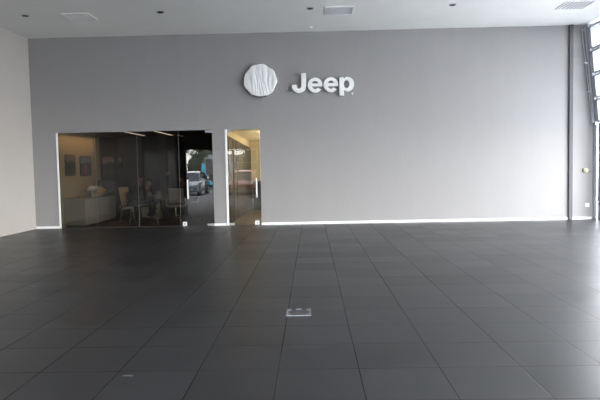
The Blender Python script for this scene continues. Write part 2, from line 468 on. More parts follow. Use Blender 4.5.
t = empty('door_handle_latch', 'small dark latch on the post of the overhead door', 'latch', (7.52, 15.1, .66))
b = BM(); lathe(b, [(.05, 0), (.05, .02), (.03, .03), (0, .03)], 16, (0.0, 0, 0), axis='X')
for v in b.verts: v.co.x = -v.co.x + .02
obj('rose', b, M['darkmetal'], t)
b = BM(); tube(b, [(-.01, 0, 0), (-.05, 0, 0), (-.05, -.1, 0)], .012, 8); obj('lever', b, M['darkmetal'], t)

# yellow call button, wire and socket on the right end of the back wall
t = empty('call_button', 'pale yellow round push button on a grey base on the far right wall', 'button', (7.26, YB, 1.30))
b = BM(); box(b, -.055, .035, -.035, 0, -.05, .05); obj('base', b, M['darkmetal'], t, bevel=.01)
b = BM(); lathe(b, [(.055, 0), (.06, .02), (.05, .055), (.03, .075), (0, .08)], 20, (.02, -.02, 0), axis='Y'); obj('button_cap', b, M['yellow'], t, smooth=True)
b = BM(); tube(b, [(.06, -.02, -.02), (.15, -.022, -.035), (.235, -.02, -.03)], .006, 6); obj('wire', b, M['darkmetal'], t)
t = empty('wall_socket', 'small white square socket low on the far right wall', 'socket', (7.345, YB, .375))
b = BM(); prism(b, rrect(.10, .10, .015), -.012, 0, 'Y'); obj('plate', b, M['white'], t)
b = BM(); box(b, -.02, .02, -.016, -.011, -.02, .02); obj('socket_insert', b, M['rail'], t)

# ------------------------------------------------------------------ facade behind the viewpoint (seen in the glass and lighting the room)
b = BM()
box(b, XL - .2, -2.75, YF - .15, YF, 2.66, H)
box(b, XL - .2, -7.02, YF - .15, YF, 0, H)
box(b, -2.75, XR + .35, YF - .15, YF, 3.0, H)
for x in (-5.2, -2.8, 2.3):
    box(b, x - .09, x + .09, YF - .15, YF, 0, H)
box(b, XL - .2, XR + .35, YF - .15, YF, 4.75, H)
struct('wall_front', b, M['fascia'])
b = BM()
x0, x1 = -5.0, -2.9
for z, h in ((.0, .06), (.27, .09), (1.29, .1), (1.88, .035), (2.58, .06)):
    box(b, x0, x1, YF - .1, YF - .04, z, z + h)
for x in (x0, -4.42, -3.08): box(b, x, x + .1 if x != -4.42 else x + .13, YF - .1, YF - .04, 0, 2.64)
fd = struct('door_3', b, M['rail'])
b = BM(); box(b, x0, x1, YF - .075, YF - .065, 0, 2.64); obj('pane', b, M['clear_glass'], fd)
b = BM(); box(b, XL - 4, XR + 5, -3.2, YF - .05, -.15, -.005); box(b, XR + .12, XR + 5, -3.2, 22, -.15, -.005)
struct('pavement', b, M['concrete'])
b = BM(); box(b, -70, 90, -60, -3.2, -.2, -.03); box(b, XR + 5, 90, -3.2, 60, -.2, -.03); struct('road', b, M['asphalt'])

# ------------------------------------------------------------------ office behind the glass
OXL, OXR, OYB, OH = -6.88, -2.56, 18.75, 2.63
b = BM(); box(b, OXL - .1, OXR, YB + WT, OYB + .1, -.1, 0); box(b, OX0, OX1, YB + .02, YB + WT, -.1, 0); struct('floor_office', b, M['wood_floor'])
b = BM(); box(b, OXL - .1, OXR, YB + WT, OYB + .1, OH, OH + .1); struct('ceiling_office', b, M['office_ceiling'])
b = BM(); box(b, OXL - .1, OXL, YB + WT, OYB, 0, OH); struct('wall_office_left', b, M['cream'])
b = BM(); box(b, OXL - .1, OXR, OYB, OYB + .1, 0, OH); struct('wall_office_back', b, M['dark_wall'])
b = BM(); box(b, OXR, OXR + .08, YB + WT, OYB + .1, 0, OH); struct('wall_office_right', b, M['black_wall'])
for i, (a, c, mt) in enumerate(((-6.28, -5.44, 'grey_band'), (-5.44, -4.93, 'black_wall'), (-4.93, -4.42, 'grey_band'), (-4.42, OXR, 'black_wall'))):
    b = BM(); box(b, a, c, OYB - .04, OYB, 0, OH - .01); struct('trim_%d' % (6 + i), b, M[mt])  # bands of the showroom's reflection in the glass, put into the wall colour

def photo_panel(name, label, w, h, loc, rz, kind, group=None, nz=.02):
    """printed photograph with rounded corners; faces -Y locally turned by rz"""
    t = empty(name, label, 'picture', loc, rz, group)
    b = BM(); prism(b, rrect(w, h, .09), -.02, 0, 'X'); obj('frame', b, M['blackplastic'], t)
    b = BM(); prism(b, rrect(w - .03, h - .03, .08), -.023, -.02, 'X'); obj('print', b, photo_mat('print_%s' % loc[1], kind, w, h), t)
    return t
# local -X faces the viewer side; on the left wall rotate by 180 so it faces +X
photo_panel('wall_picture', 'rounded dark landscape photograph on the cream office wall, nearest the glass front', .70, .60, (OXL, 16.37, 1.72), PI, 0)
photo_panel('wall_picture', 'rounded photograph with a red patch on the cream office wall', .86, .60, (OXL, 17.50, 1.70), PI, 1)
photo_panel('wall_picture', 'dark photograph on the back office wall beside the cream corner', .42, .62, (-6.60, OYB, 1.70), PI / 2, 0)
photo_panel('wall_picture', 'narrow dark photograph at the edge of the grey reflected band above the monitor', .16, .62, (-6.22, OYB - .04, 1.70), PI / 2, 0)
t = photo_panel('wall_picture', 'slim upright pale picture on the grey reflected band above the white office chair', .17, .42, (-4.66, OYB - .04, 1.30), PI / 2, 0)

for x, y0, y1, lb in ((-5.10, 15.72, 17.7, 'left linear ceiling light strip glowing in the office'), (-4.27, 15.72, 17.8, 'second linear ceiling light strip from the cream wall'),
                      (-4.12, 17.9, 18.6, 'short dim ceiling light strip deep in the office above the glass door')):
    t = empty('linear_ceiling_light', lb, 'ceiling light', (x, (y0 + y1) / 2, OH))
    L2 = (y1 - y0) / 2
    b = BM(); box(b, -.035, .035, -L2, L2, -.03, 0); obj('housing', b, M['alu_light'], t)
    b = BM(); box(b, -.026, .026, -L2 + .01, L2 - .01, -.034, -.03); obj('diffuser', b, M['led' if y0 < 17 else 'led_dim'], t)

# cabinet run along the cream wall
def cabinet():
    y0, y1, x0, x1, h = 15.85, 18.3, -6.86, -6.26, .79
    t = empty('low_cabinet', 'long low pale cabinet along the cream office wall behind the glass', 'cabinet', ((x0 + x1) / 2, (y0 + y1) / 2, 0))
    X0, X1, Y0, Y1 = -.30, .28, -(y1 - y0) / 2, (y1 - y0) / 2
    b = BM(); box(b, X0, X1, Y0, Y1, .04, h - .03); obj('carcass', b, M['cab_shade'], t)
    b = BM(); box(b, X0 + .03, X1 - .03, Y0 + .03, Y1 - .03, 0, .04); obj('plinth', b, M['darkmetal'], t)
    b = BM(); box(b, X0, X1 + .02, Y0 - .01, Y1 + .01, h - .03, h); obj('top', b, M['cab_shade'], t, bevel=.003)
    n = 4; wd = (y1 - y0) / n
    for k in range(n):
        b = BM(); box(b, X1, X1 + .018, Y0 + k * wd + .003, Y0 + (k + 1) * wd - .003, .045, h - .033)
        d = obj('door', b, M['cab_cream'], t, bevel=.002)
        b = BM(); yy = Y0 + (k + (.85 if k % 2 == 0 else .15)) * wd
        tube(b, [(X1 + .03, yy, .6), (X1 + .03, yy, .7)], .006, 6); obj('handle', b, M['steel'], d)
    return t
cabinet()
ct = .79
def thing1(name, label, cat, loc, parts, rz=0, group=None):
    t = empty(name, label, cat, loc, rz, group)
    for nm, fn, mt in parts:
        b = BM(); fn(b); obj(nm, b, mt, t, smooth=True)
    return t
thing1('desk_speaker', 'small black box standing on the pale cabinet', 'speaker', (-6.34, 16.32, ct), [
    ('body', lambda b: box(b, -.045, .045, -.05, .05, 0, .20), M['blackplastic']),
    ('cone', lambda b: lathe(b, [(.03, 0), (.03, .004), (.0, -.004)], 16, (0, -.05, .12), axis='Y'), M['darkmetal'])])
thing1('computer_mouse', 'tiny dark mouse lying on the near end of the pale cabinet', 'mouse', (-6.58, 16.1, ct), [
    ('shell', lambda b: (ball(b, (0, 0, .012), .032, .055, .03), [setattr(v.co, 'z', max(v.co.z, .001)) for v in b.verts]), M['blackplastic']),
    ('wheel', lambda b: lathe(b, [(.008, -.004), (.008, .004)], 12, (0, -.03, .04), axis='X'), M['darkmetal'])])
thing1('white_cup', 'white cup on the pale cabinet behind the small black box', 'cup', (-6.42, 16.62, ct), [
    ('cup', lambda b: lathe(b, [(.035, 0), (.045, .2), (.04, .2), (.032, .01), (0, .01)], 20), M['white']),
    ('lid', lambda b: lathe(b, [(.047, .2), (.047, .21), (.03, .225), (0, .225)], 20), M['white'])])
thing1('coffee_machine', 'pale rounded coffee machine on the cabinet top', 'coffee machine', (-6.5, 17.1, ct), [
    ('body', lambda b: (box(b, -.13, .13, -.17, .17, 0, .07), box(b, -.13, .02, -.17, .17, .07, .24)), M['cab_cream']),
    ('hood', lambda b: ball(b, (0, 0, .25), .14, .18, .07), M['white']),
    ('spout', lambda b: tube(b, [(.07, 0, .22), (.07, 0, .15)], [.03, .015], 10), M['blackplastic']),
    ('button', lambda b: ball(b, (0, -.03, .33), .025, .025, .02), M['darkmetal'])])
thing1('paper_bag', 'crumpled pale paper bag slumped on the cabinet beside the monitor', 'bag', (-6.48, 17.58, ct), [
    ('bag', lambda b: (ball(b, (0, 0, .12), .15, .2, .14, seg=20, rings=12),
                       [setattr(v, 'co', Vector((v.co.x, v.co.y, max(0, v.co.z))) * (1 + .18 * noise.noise(v.co * 14))) for v in b.verts]), M['tan']),
    ('handle', lambda b: tube(b, [(0, -.08, .24), (0, -.05, .32), (0, .05, .32), (0, .08, .24)], .007, 6), M['white'])])
thing1('monitor', 'black computer monitor on the far end of the pale cabinet', 'monitor', (-6.42, 17.98, ct), [
    ('screen', lambda b: box(b, -.26, .26, -.02, .02, .1, .46), M['blackplastic']),
    ('stand', lambda b: (box(b, -.02, .02, .0, .03, .01, .2), box(b, -.1, .1, -.07, .08, 0, .012)), M['darkmetal'])], rz=R(35))

# low pedestal behind the visitors' legs
t = empty('pedestal_cabinet', 'low cream pedestal drawer unit behind the crossed legs', 'cabinet', (-4.98, 17.86, 0))
b = BM(); box(b, -.28, .28, -.16, .16, .03, .46); obj('carcass', b, M['cab_cream'], t, bevel=.004)
for k in range(2):
    b = BM(); box(b, -.275, .275, -.176, -.16, .04 + k * .21, .24 + k * .21); d = obj('drawer', b, M['cab_cream'], t, bevel=.003)
    b = BM(); box(b, .17, .25, -.184, -.176, .11 + k * .21, .15 + k * .21); obj('handle', b, M['blackplastic'], d)
for x in (-.24, .24):
    for y in (-.12, .12):
        b = BM(); lathe(b, [(.02, 0), (.02, .03)], 10, (x, y, 0)); obj('foot', b, M['blackplastic'], t)

# glass-topped meeting table on splayed chrome trestles
t = empty('meeting_table', 'glass-topped meeting table on splayed chrome legs inside the office', 'table', (-4.80, 16.68, 0))
b = BM(); box(b, -.46, .46, -.38, .38, .70, .712); obj('table_top', b, M['table_glass'], t, bevel=.003)
for s in (-1, 1):
    for q in (-1, 1):
        b = BM(); tube(b, [(s * .36, q * .10, .70), (s * .41, q * .34, .0)], .014, 10); obj('leg', b, M['chrome'], t, smooth=True)
    b = BM(); tube(b, [(s * .36, -.3, .69), (s * .36, .3, .69)], .012, 8); obj('crossbar', b, M['chrome'], t, smooth=True)
t = empty('folded_brochure', 'white folded brochure standing on the glass table', 'brochure', (-4.42, 16.62, .712), R(-15))
b = BM()
prism(b, [(-.055, 0), (-.053, 0), (.0, .205), (-.0, .21)], -.08, .08, 'X')
prism(b, [(.055, 0), (.053, 0), (.0, .205), (.0, .21)], -.08, .08, 'X')
obj('sheet', b, M['cab_shade'], t)

# tan tapered-back chair
t = empty('side_chair', 'chair with a tapering tan leather back beside the glass table', 'chair', (-5.69, 17.55, 0), R(-150))
b = BM(); prism(b, rrect(.40, .40, .08), .43, .47, 'Z'); obj('seat', b, M['darkmetal'], t, bevel=.01)
b = BM()
pts = [(-.085, .47), (.085, .47), (.155, 1.0), (.14, 1.03), (-.14, 1.03), (-.155, 1.0)]
A = [b.verts.new((x, -.19 - (z - .47) * .16, z)) for x, z in pts]; B_ = [b.verts.new((x, -.225 - (z - .47) * .16, z)) for x, z in pts]
b.faces.new(A); b.faces.new(B_[::-1])
for i in range(6): b.faces.new((A[i], B_[i], B_[(i + 1) % 6], A[(i + 1) % 6]))
bmesh.ops.recalc_face_normals(b, faces=b.faces)
obj('backrest', b, M['tan'], t, bevel=.01)
for sx in (-1, 1):
    for sy in (-1, 1):
        b = BM(); tube(b, [(sx * .17, sy * .15, .44), (sx * .21, sy * .2, 0)], .012, 8); obj('leg', b, M['chrome'], t, smooth=True)

def office_chair(name, label, loc, rz, fab, metal, h=1.0, group=None):
    """faces +X locally turned by rz"""
    t = empty(name, label, 'office chair', loc, rz, group)
    b = BM(); prism(b, rrect(.48, .48, .1), .44, .50, 'Z'); obj('seat', b, fab, t, bevel=.015)
    b = BM()
    n = 8
    P = lambda u, k: (-.24 - .05 * k - .02 * math.sin(PI * k) , u * (.235 - .02 * abs(k - .5)), .56 + (h - .56) * k)
    for off in (0, -.022):
        pass
    g = [[b.verts.new(Vector(P(u / 4, k / n)) + Vector((.045 * (u / 4) ** 2, 0, 0))) for u in range(-4, 5)] for k in range(n + 1)]
    g2 = [[b.verts.new(v.co + Vector((-.025, 0, 0))) for v in row] for row in g]
    for k in range(n):
        for u in range(8):
            b.faces.new((g[k][u], g[k][u + 1], g[k + 1][u + 1], g[k + 1][u])); b.faces.new((g2[k][u], g2[k + 1][u], g2[k + 1][u + 1], g2[k][u + 1]))
    for k in range(n):
        for u in (0, 8): b.faces.new((g[k][u], g[k + 1][u], g2[k + 1][u], g2[k][u]) if u == 0 else (g[k][u], g2[k][u], g2[k + 1][u], g[k + 1][u]))
    for u in range(8):
        for k in (0, n): b.faces.new((g[k][u], g2[k][u], g2[k][u + 1], g[k][u + 1]))
    bmesh.ops.recalc_face_normals(b, faces=b.faces)
    obj('backrest', b, fab, t, smooth='all')
    for s in (-1, 1):
        b = BM(); tube(b, [(-.20, s * .25, .47), (-.27, s * .25, .60), (-.31, s * .25, h)], .012, 8); obj('back_frame', b, metal, t, smooth=True)
        b = BM(); tube(b, [(-.24, s * .27, .48), (-.26, s * .28, .70), (.12, s * .28, .70), (.14, s * .27, .47)], .013, 8); obj('armrest', b, metal, t, smooth=True)
    b = BM(); tube(b, [(0, 0, .44), (0, 0, .25), (0, 0, .10)], [.03, .025, .03], 12); obj('column', b, metal, t, smooth=True)
    for k in range(5):
        a = 2 * PI * k / 5 + .3
        b = BM(); tube(b, [(0, 0, .12), (.3 * math.cos(a), .3 * math.sin(a), .075)], [.022, .014], 8)
        l = obj('base_arm', b, metal, t, smooth=True)
        b = BM(); lathe(b, [(.03, -.02), (.03, .02)], 14, (.3 * math.cos(a), .3 * math.sin(a), .03), axis='X'); obj('caster', b, M['blackplastic'], l)
    return t
office_chair('office_chair', 'pale mesh-backed office chair with a chrome star base behind the glass', (-4.02, 16.95, 0), R(105), M['mesh_grey'], M['chrome'])
office_chair('office_chair', 'black office chair under the person with crossed legs', (-5.21, 17.33, 0), R(-24), M['blackplastic'], M['darkmetal'], .9)
office_chair('office_chair', 'black office chair under the person in the navy jumper', (-5.54, 18.22, 0), R(-8), M['blackplastic'], M['darkmetal'], .9)
office_chair('office_chair', 'black office chair under the person deep in the office beside the glass door', (-3.90, 18.02, 0), R(215), M['blackplastic'], M['darkmetal'], .9)

# ------------------------------------------------------------------ people
def skin_mesh(name, chains, mat, parent, sub=2, root=0):
    """chains: list of lists of (co, radius) or (co,(rx,ry)); chains share vertices by coordinate"""
    verts, rad, edges, idx = [], [], [], {}
    for ch in chains:
        prev = None
        for co, r in ch:
            key = tuple(round(c, 4) for c in co)
            if key not in idx:
                idx[key] = len(verts); verts.append(co); rad.append(r if isinstance(r, tuple) else (r, r))
            i = idx[key]
            if prev is not None and prev != i: edges.append((prev, i))
            prev = i
    me = bpy.data.meshes.new(name); me.from_pydata(verts, edges, [])
    o = bpy.data.objects.new(name, me); COL.objects.link(o)
    md = o.modifiers.new('Skin', 'SKIN'); md.use_smooth_shade = True
    md.branch_smoothing = .3
    if not me.skin_vertices: me.skin_vertices.new()
    for i, r in enumerate(rad):
        me.skin_vertices[0].data[i].radius = r
        me.skin_vertices[0].data[i].use_root = (i == root)
    s = o.modifiers.new('Sub', 'SUBSURF'); s.levels = sub; s.render_levels = sub
    dg = bpy.context.evaluated_depsgraph_get(); dg.update()
    m2 = bpy.data.meshes.new_from_object(o.evaluated_get(dg))
    bpy.data.objects.remove(o)
    m2.materials.clear(); m2.materials.append(mat)
    for p in m2.polygons: p.use_smooth = True; p.material_index = 0
    return link(bpy.data.objects.new(name, m2), parent)

def hand_chains(wr, d, up, side):
    """palm and five bent fingers growing from wrist wr; d forward, up palm-back normal, side thumb direction"""
    wr, d, up, side = Vector(wr), Vector(d).normalized(), Vector(up).normalized(), Vector(side).normalized()
    palm = wr + d * .055
    ch = [[(tuple(wr), .022), (tuple(palm), (.036, .017))]]
    for k, (ofs, ln) in enumerate(((-.030, .058), (-.010, .072), (.011, .078), (.032, .070))):
        b0 = palm + d * .032 + side * ofs
        p1 = b0 + d * ln * .45 - up * .004; p2 = p1 + d * ln * .3 - up * .014; p3 = p2 + d * ln * .2 - up * .02
        ch.append([(tuple(palm), (.036, .017)), (tuple(b0), .0095), (tuple(p1), .0088), (tuple(p2), .008), (tuple(p3), .006)])
    t0 = wr + d * .03 + side * .036
    t1 = t0 + d * .035 + side * .025 - up * .008
    t2 = t1 + d * .03 + side * .008 - up * .012
    ch.append([(tuple(wr), .022), (tuple(t0), .012), (tuple(t1), .010), (tuple(t2), .007)])
    return ch

def seated_person(label, loc, rz, top, trousers, lean=.1, cross=False, head_turn=0, head_down=0, arm_z=.74, hair_long=False):
    """local +X is forward, origin on the floor under the hips; seat top .50"""
    root = empty('person', label, 'person', loc, rz)
    hip = Vector((0, 0, .60))
    chest = Vector((lean * .6, 0, .90 - lean * .25)); neck = Vector((lean, 0, .60 + math.sqrt(max(.01, .25 - lean * lean)))); hd = neck + Vector((.03 + lean * .15, 0, .155))
    sp = Vector((lean * .3, 0, .75))
    L = {}
    for s in (-1, 1):
        L[s] = dict(hipj=Vector((.02, s * .10, .57)), knee=Vector((.42, s * .13, .58)), ank=Vector((.36, s * .13, .11)))
    if cross:
        L[-1]['knee'] = Vector((.43, -.02, .66)); L[-1]['ank'] = Vector((.34, .03, .27))
    A = {}
    for s in (-1, 1):
        sh = neck + Vector((-.0, s * .175, -.06)); el = sh + Vector((.10, s * .05, -.26)); wr = Vector((sh.x + .33, s * .12, arm_z + .04))
        A[s] = (sh, el, wr)
    # continuous body, skin-coloured: torso, neck, arms with hands, legs
    ch = [[(tuple(hip), (.13, .10)), (tuple(sp), (.12, .09)), (tuple(chest), (.14, .10)), (tuple(neck - Vector((0, 0, .03))), .06), (tuple(neck + Vector((.01, 0, .05))), .05),
           (tuple(hd + Vector((-.01, 0, -.045))), .065), (tuple(hd + Vector((-.012, 0, .03))), (.082, .076)), (tuple(hd + Vector((-.015, 0, .075))), .05)]]
    for s in (-1, 1):
        sh, el, wr = A[s]
        ch.append([(tuple(chest), (.14, .10)), (tuple(sh), .05), (tuple(el), .038), (tuple(wr), .022)])
        ch += hand_chains(wr, (wr - el) * Vector((1, 1, .3)), (0, 0, 1), (0, -s, .2))
        l = L[s]
        ch.append([(tuple(hip), (.13, .10)), (tuple(l['hipj']), .08), (tuple(l['knee']), .055), (tuple(l['ank']), .035), (tuple(l['ank'] + Vector((.12, 0, -.06))), .03)])
    body = skin_mesh('body', ch, M['skin'], root, 1)
    # face: nose, ears, lips and eyes belong to the same mesh
    bm = BM(); bm.from_mesh(body.data)
    rot = Matrix.Rotation(head_turn, 4, 'Z') @ Matrix.Rotation(head_down, 4, 'Y')
    def HP(x, y, z): return hd + (rot @ Vector((x, y, z)))
    ball(bm, HP(.0, 0, .0), .088, .075, .105, rot, 20, 14)
    ball(bm, HP(.045, 0, -.055), .045, .045, .05, rot, 14, 10)
    ball(bm, HP(.093, 0, -.012), .018, .014, .028, rot, 10, 8)
    ball(bm, HP(.082, 0, -.055), .012, .026, .008, rot, 10, 6, mi=1)
    for s in (-1, 1):
        ball(bm, HP(.0, s * .077, -.01), .018, .01, .032, rot, 10, 8)
        ball(bm, HP(.078, s * .032, .015), .012, .014, .010, rot, 10, 8, mi=2)
        ball(bm, HP(.0875, s * .032, .015), .005, .006, .006, rot, 8, 6, mi=3)
    bm.to_mesh(body.data); bm.free()
    for m_ in ('maroon', 'white', 'dark'): body.data.materials.append(M[m_])
    for p in body.data.polygons: p.use_smooth = True
    # hair cap
    b = BM(); ball(b, HP(-.012, 0, .022), .098, .087, .108, rot, 24, 16)
    kill = []
    for v in b.verts:
        q = rot.inverted() @ (v.co - hd)
        if (q.x > .03 and q.z < .055) or q.z < (-.09 if hair_long else -.05) or (abs(q.y) > .07 and q.z < .0 and q.x > -.02): kill.append(v)
        else: v.co += (v.co - hd).normalized() * .006 * noise.noise(v.co * 60)
    bmesh.ops.delete(b, geom=kill, context='VERTS')
    h = obj('hair', b, M['hair'], root, smooth='all'); sd = h.modifiers.new('thick', 'SOLIDIFY'); sd.thickness = .008
    # clothing
    e = .014
    ch = [[(tuple(hip + Vector((0, 0, .0))), (.155, .125)), (tuple(sp), (.145, .115)), (tuple(chest), (.165, .12)), (tuple(neck - Vector((0, 0, .035))), .08)]]
    for s in (-1, 1):
        sh, el, wr = A[s]
        w2 = el.lerp(wr, .86)
        ch.append([(tuple(chest), (.165, .12)), (tuple(sh), .07), (tuple(el), .055), (tuple(w2), .038)])
    skin_mesh('jumper', ch, top, root, 2)
    ch = []
    for s in (-1, 1):
        l = L[s]
        ch.append([(tuple(hip), (.15, .12)), (tuple(l['hipj']), .105), (tuple(l['hipj'].lerp(l['knee'], .5)), .09), (tuple(l['knee']), .075), (tuple(l['knee'].lerp(l['ank'], .5)), .062), (tuple(l['ank'] + Vector((0, 0, .03))), .05)])
    skin_mesh('trousers', ch, trousers, root, 2)
    for s in (-1, 1):
        a = L[s]['ank']; z = a.z - .11
        b = BM()
        prof = [(-.09, 0), (.19, 0), (.2, .03), (.17, .055), (.08, .075), (.04, .125), (-.06, .125), (-.09, .06)]
        prism(b, [(a.x + x, z + h_) for x, h_ in prof], a.y - .045, a.y + .045, 'Y')
        # prism axis Y takes (x,z)
        tilt = R(-12) if (cross and s == -1) else 0
        if tilt:
            m = Matrix.Translation(a) @ Matrix.Rotation(tilt, 4, 'Y') @ Matrix.Translation(-a)
            for v in b.verts: v.co = m @ v.co
        obj('shoe', b, M['shoe'], root, bevel=.015, smooth='all')
    return root
seated_person('person in dark clothes seated with legs crossed, leaning forward over the glass table', (-5.19, 17.32, 0), R(-22), M['charcoal'], M['navy'], lean=.29, cross=True, head_turn=R(-25), head_down=R(18))
seated_person('person in a navy jumper seated upright behind the low cream pedestal', (-5.52, 18.22, 0), R(-8), M['navy'], M['charcoal'], lean=.06, head_turn=R(-20))
seated_person('person in dark clothes seated behind the pale office chair near the glass door', (-3.90, 18.02, 0), R(215), M['maroon'], M['charcoal'], lean=.12, head_turn=R(20), head_down=R(10))

# ------------------------------------------------------------------ hall behind the narrow glass door
HX0, HX1, HYB, HH = -2.30, -.95, 21.9, 2.57
b = BM(); box(b, HX0 - .02, HX1 + .1, YB + .02, HYB + .1, -.1, 0); struct('floor_hall', b, M['beige_floor'])
b = BM(); box(b, HX0 - .1, HX1 + .1, YB + WT, HYB + .1, HH, HH + .1); struct('ceiling_hall', b, M['cream_hall'])
b = BM(); prism(b, [(YB + WT, 0), (HYB, 0), (HYB, 2.30), (YB + WT, 2.45)], HX0 - .1, HX0 + .02, 'X'); struct('wall_hall_left', b, M['hall_shade'])
b = BM(); prism(b, [(YB + WT, 2.45), (HYB, 2.30), (HYB, HH), (YB + WT, HH)], HX0 - .1, HX0 + .018, 'X'); struct('trim_11', b, M['cream_hall'])
b = BM()
for y in (15.95, 16.9, 17.7): box(b, HX0 + .02, HX0 + .035, y, y + .16, 0, 2.34)
struct('trim_10', b, M['grey_band'])
b = BM(); box(b, HX0, HX1, HYB, HYB + .1, 0, HH); struct('wall_hall_back', b, M['cream_hall'])
b = BM(); box(b, HX1, HX1 + .1, YB + WT, HYB, 0, HH); struct('wall_hall_right', b, M['cream_hall'])
t = empty('sideboard', 'dark low sideboard at the far end of the cream corridor behind the narrow door', 'sideboard', (-1.55, 21.6, 0))
b = BM(); box(b, -.6, .55, -.25, .25, 0, 1.02); obj('carcass', b, M['dark_wall'], t)
b = BM(); box(b, -.62, .57, -.28, .26, 1.02, 1.06); obj('top', b, M['black_wall'], t)
for k in range(2):
    b = BM(); box(b, -.58 + k * .57, -.03 + k * .57, -.268, -.25, .08, 1.0); d = obj('door', b, M['dark_wall'], t)
    b = BM(); tube(b, [(-.08 + k * .1, -.28, .5), (-.08 + k * .1, -.28, .65)], .008, 8); obj('handle', b, M['steel'], d)

# ------------------------------------------------------------------ wall sign: covered emblem and raised letters
t = empty('covered_emblem', 'round wall emblem wrapped in creased white plastic', 'emblem', (-1.305, YB - .01, 3.842))
b = BM()
rad = .43
KN = 160
CR = [(-.27, .25, .6), (-.19, .05, .9), (-.12, .35, .8), (-.06, -.02, 1.1), (.01, .12, 1), (.07, .38, .7), (.12, .0, .9), (.20, .3, .7), (.28, .2, .6)]
outline = []
for k in range(KN):
    a = 2 * PI * k / KN
    # wrapped disc: nearly round with flats and little corners
    r = rad * (1 + .022 * math.cos(9 * a + .6) + .015 * math.sin(4 * a + 1.1) + .012 * noise.noise(Vector((math.cos(a) * 3, math.sin(a) * 3, 1))))
    outline.append(r)
NR = 34
rings = []
for j in range(NR + 1):
    f = j / NR
    row = []
    for k in range(KN):
        a = 2 * PI * k / KN
        r = outline[k] * f
        x, z = r * math.cos(a), r * math.sin(a)
        w_ = x + .12 * z + .05 * noise.noise(Vector((x * 4, 0, z * 3)))
        c_ = 0
        for q, (xc, zt, dp) in enumerate(CR):
            d_ = abs(w_ - xc) / .020
            if d_ < 2.5 and z < zt: c_ += dp * math.exp(-d_ * d_) * min(1, (zt - z) / .25)
        pl = .014 * c_ - .013 * max(0, f - .1) * (.5 + .5 * math.sin(w_ * 22))
        y = -.12 - .03 * math.sqrt(max(0, 1 - f * f)) + pl - .008 * noise.noise(Vector((x * 9, 3, z * 5)))
        row.append(b.verts.new((x, y, z)))
    rings.append(row if j else [row[0]])
    if j == 0:
        for v in row[1:]: b.verts.remove(v)
for yy, sc_ in ((-.09, 1.008), (-.03, .985), (0, .95)):
    rings.append([b.verts.new((outline[k] * sc_ * math.cos(2 * PI * k / KN) , yy, outline[k] * sc_ * math.sin(2 * PI * k / KN))) for k in range(KN)])
for A_, B2 in zip(rings, rings[1:]):
    for k in range(KN):
        q = [A_[k % len(A_)], A_[(k + 1) % KN % len(A_)], B2[(k + 1) % KN], B2[k]]
        u = []
        for v in q:
            if v not in u: u.append(v)
        b.faces.new(u)
bmesh.ops.recalc_face_normals(b, faces=b.faces)
obj('plastic_cover', b, M['wrap'], t, smooth='all')
b = BM(); arc = [(.432 * math.cos(R(243 + 48 * k / 14)), -.135, .432 * math.sin(R(243 + 48 * k / 14))) for k in range(15)]
tube(b, arc, .018, 8); obj('dark_gap', b, M['darkmetal'], t, smooth=True)
b = BM()
for a0, a1 in ((246, 256), (259, 270), (276, 288)):
    arc = [(.442 * math.cos(R(a0 + (a1 - a0) * k / 4)), -.148, .442 * math.sin(R(a0 + (a1 - a0) * k / 4))) for k in range(5)]
    tube(b, arc, .010, 8)
obj('exposed_rim', b, M['chrome'], t, smooth=True)

def letter(polys, name, parent, x, depth=.09):
    """polys: outer loop followed by holes, in (x,z), as a filled flat curve turned to a solid mesh"""
    cu = bpy.data.curves.new(name, 'CURVE'); cu.dimensions = '2D'; cu.fill_mode = 'BOTH'; cu.extrude = depth / 2; cu.bevel_depth = .004; cu.offset = -.004
    for loop in polys:
        s = cu.splines.new('POLY'); s.points.add(len(loop) - 1); s.use_cyclic_u = True
        for p, (u, v) in zip(s.points, loop): p.co = (u, v, 0, 1)
    o = bpy.data.objects.new(name, cu); COL.objects.link(o)
    dg = bpy.context.evaluated_depsgraph_get(); dg.update()
    me = bpy.data.meshes.new_from_object(o.evaluated_get(dg)); bpy.data.objects.remove(o)
    me.transform(Matrix.Translation((x, -depth / 2 - .03, 0)) @ Matrix.Rotation(PI / 2, 4, 'X'))
    me.materials.clear(); me.materials.append(M['sign'])
    return link(bpy.data.objects.new(name, me), parent)
def arcp(cx, cz, rx, rz, a0, a1, n=16):
    return [(cx + rx * math.cos(R(a0 + (a1 - a0) * k / n)), cz + rz * math.sin(R(a0 + (a1 - a0) * k / n))) for k in range(n + 1)]
t = empty('wall_sign', 'raised white lettering reading Jeep mounted high on the grey wall', 'sign', (-.478, YB, 3.51)); t.scale = (.975, 1, .985)
# J : cap height .51, stroke .125
J = [(.27, .51), (.27, .17)] + arcp(.16, .17, .10 - .005, .075, 0, -180, 14)[:0]
J = [(.395, .51), (.265, .51), (.265, .175)] + arcp(.2, .17, .062, .068, 0, -180, 12) + [(.138, .205), (.008, .205), (.008, .165)] + arcp(.2, .16, .195, .17, 180, 360, 22)
letter([J], 'letter', t, 0)
def e_shape(w=.40, h=.385):
    cx, cz, rx, rz = w / 2, h / 2 - .005, w / 2, h / 2 + .005
    outer = arcp(cx, cz, rx, rz, 0, 180, 22) + arcp(cx, cz, rx, rz, 180, 322, 20)[1:]
    # open mouth: back in along the lower right, then the inner bowl to the crossbar
    inner_low = arcp(cx, cz, rx - .115, rz - .085, 322, 188, 16)
    bar = [(cx - rx + .125, cz - .035), (w, cz - .035)]
    eye = [(w - .125, cz + .042)] + arcp(cx, cz + .035, rx - .118, rz - .115, 4, 176, 14) + [(.125, cz + .042)]
    return [outer + inner_low + bar, eye]
letter(e_shape(), 'letter', t, .435)
letter(e_shape(), 'letter', t, .865)
